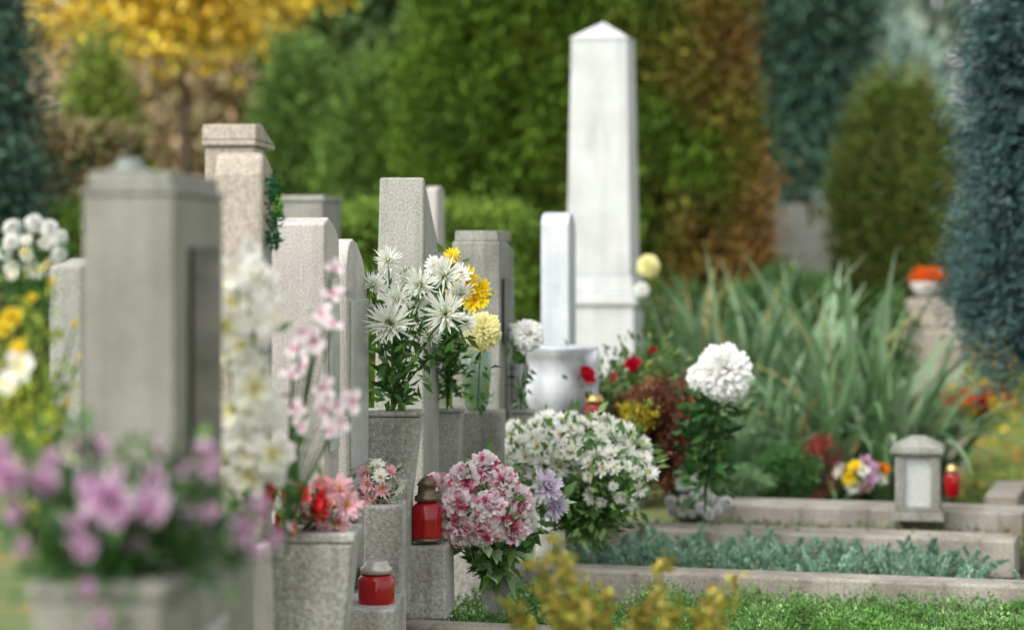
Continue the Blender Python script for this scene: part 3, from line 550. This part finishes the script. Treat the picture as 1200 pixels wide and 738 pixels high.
tree('thuja_tree','broad green conifer beside the thuja hedge','thuja tree','col',385,510,85,330,29.,1000,30,.12,.11,[(.11,.2,.04),(.16,.26,.05),(.08,.15,.03)],vert=.5,cdark=.7)
tree('oak_tree','dark green deciduous tree with deep crown','tree','ellip',330,560,-250,170,40.,800,28,.32,.25,[(.12,.2,.07),(.16,.25,.08),(.09,.15,.05)],trunkr=.2,asp=.6,cdark=.8)
tree('beech_tree','brown and rust autumn tree','tree','ellip',120,340,20,290,46.,800,28,.38,.25,[(.52,.38,.25),(.46,.33,.19),(.56,.46,.3),(.36,.33,.17)],trunkr=.2,asp=.6,cdark=.9)
def hedge(label,u0,u1,vt,D,ry,ncl,cols,size=.06):
    a=sight(u0,vt,D); b=sight(u1,vt,D); rx=(b.x-a.x)/2; z=a.z/2
    e=thing('hedge',label,'hedge',((a.x+b.x)/2,D+ry,0))
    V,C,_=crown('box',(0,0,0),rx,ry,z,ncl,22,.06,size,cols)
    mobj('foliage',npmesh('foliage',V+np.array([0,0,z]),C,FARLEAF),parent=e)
    pb=PB(); 
    for i in range(6): pb.tube([((i/5-.5)*1.8*rx,0,-.05),((i/5-.5)*1.8*rx,.03,z*1.5)],[.03,.015],6)
    pb.obj('stems',BARK,parent=e)
hedge('clipped bright green hedge behind the headstones',60,610,262,18,.4,3400,[(.14,.24,.035),(.19,.3,.045),(.11,.18,.03)])
hedge('brownish clipped hedge with rounded top',0,135,168,21,.5,1500,[(.23,.18,.09),(.18,.18,.07),(.26,.2,.1)],.09)
shrub('green_shrub','dark green shrubs at the foot of the thuja',860,985,322,420,20.,420,26,.05,.055,[(.07,.15,.05),(.1,.19,.06),(.05,.11,.03)])
shrub('green_shrub','low dark shrubs behind the iris leaves',755,870,340,450,19.,420,26,.05,.055,[(.07,.15,.04),(.14,.14,.05),(.06,.12,.03)])
shrub('green_shrub','bushy green shrub below the rounded thuja',1010,1075,355,460,17.,300,26,.04,.05,[(.07,.15,.04),(.1,.2,.07)])
D=24.; p=sight(916,330,D); e=thing('tomb_monument','pale grey stepped tomb monument','tomb',(p.x,D,0))
z=lambda v:H-(v-YH)/F*D
PB().frus(-.52,.46,-.3,.3,-.05,z(305)).obj('base',GREYG,parent=e,bevel=.02)
PB().frus(-.40,.38,-.25,.25,z(305)+.001,z(268),.02).frus(-.24,.26,-.18,.18,z(268)+.001,z(240),.03).obj('body',GREYG,parent=e,bevel=.02)
D=33.; p=sight(965,330,D); e=thing('tomb_monument','distant grey tomb slab between trees','tomb',(p.x,D,0))
PB().frus(-.3,.3,-.15,.15,-.05,.4).obj('base',GREYG,parent=e,bevel=.02)
PB().prism([(-.1,.401),(-.1,2.1),(0,2.3),(.1,2.1),(.1,.401)],-.22,.22).obj('slab',GREYG,parent=e,bevel=.02)
D=17.; p=sight(1088,400,D); e=thing('tomb_monument','rough grey grave monument with orange flower bowl','tomb',(p.x,D,0)); z=lambda v:H-(v-YH)/F*D
PB().frus(-.24,.24,-.2,.2,-.05,z(385),.02).frus(-.2,.2,-.16,.16,z(385)+.001,z(350),.03).obj('body',BEIGE,parent=e,bevel=.02)
p=sight(1088,350,D); e=thing('flower_bowl','orange flower bowl on a grave monument','planter',(p.x,p.y,p.z))
PB().lathe([(.06,0),(.1,.04),(.135,.12),(.13,.12),(.09,.05)],20).obj('bowl_body',PALE,parent=e)
V,C,_=crown('ellip',(0,0,0),.125,.125,.05,90,14,.01,.03,[(.85,.16,.02),(.9,.22,.03)],core=False); mobj('flowers',npmesh('flowers',V+np.array([0,0,.15]),C,PETAL),parent=e)
n=2600; P=np.stack([rng.uniform(-24,24,n),rng.uniform(56,66,n),rng.uniform(0,15,n)],1)
def fc(P):
    x=P[:,0]/P[:,1]*F+600; nn=pn(P,.9,1)
    br=np.array([.54,.41,.26]); gn=np.array([.17,.25,.1]); bg=np.array([.25,.34,.27]); ol=np.array([.43,.41,.19])
    f=np.clip((x-300)/120,0,1)[:,None]; g=np.clip((x-800)/100,0,1)[:,None]; nf=np.clip(nn,0,1)[:,None]
    a=(br*(1-nf)+ol*nf)*(1-f)+gn*f; return a*(1-g)+(bg*(1-nf*.5)+br*nf*.5)*g
cc=fc(P)*rng.uniform(.75,1.3,(n,1)); k_=16
Lp=np.repeat(P,k_,0)+rng.normal(size=(n*k_,3))*.55
V=leaves(Lp,.6,None,.7); C=np.repeat(cc,k_,0)*rng.uniform(.8,1.2,(n*k_,1))
mobj('woodland',npmesh('woodland',V,C,FARLEAF),kind='stuff',label='distant autumn woodland in brown, olive and green',category='woodland')
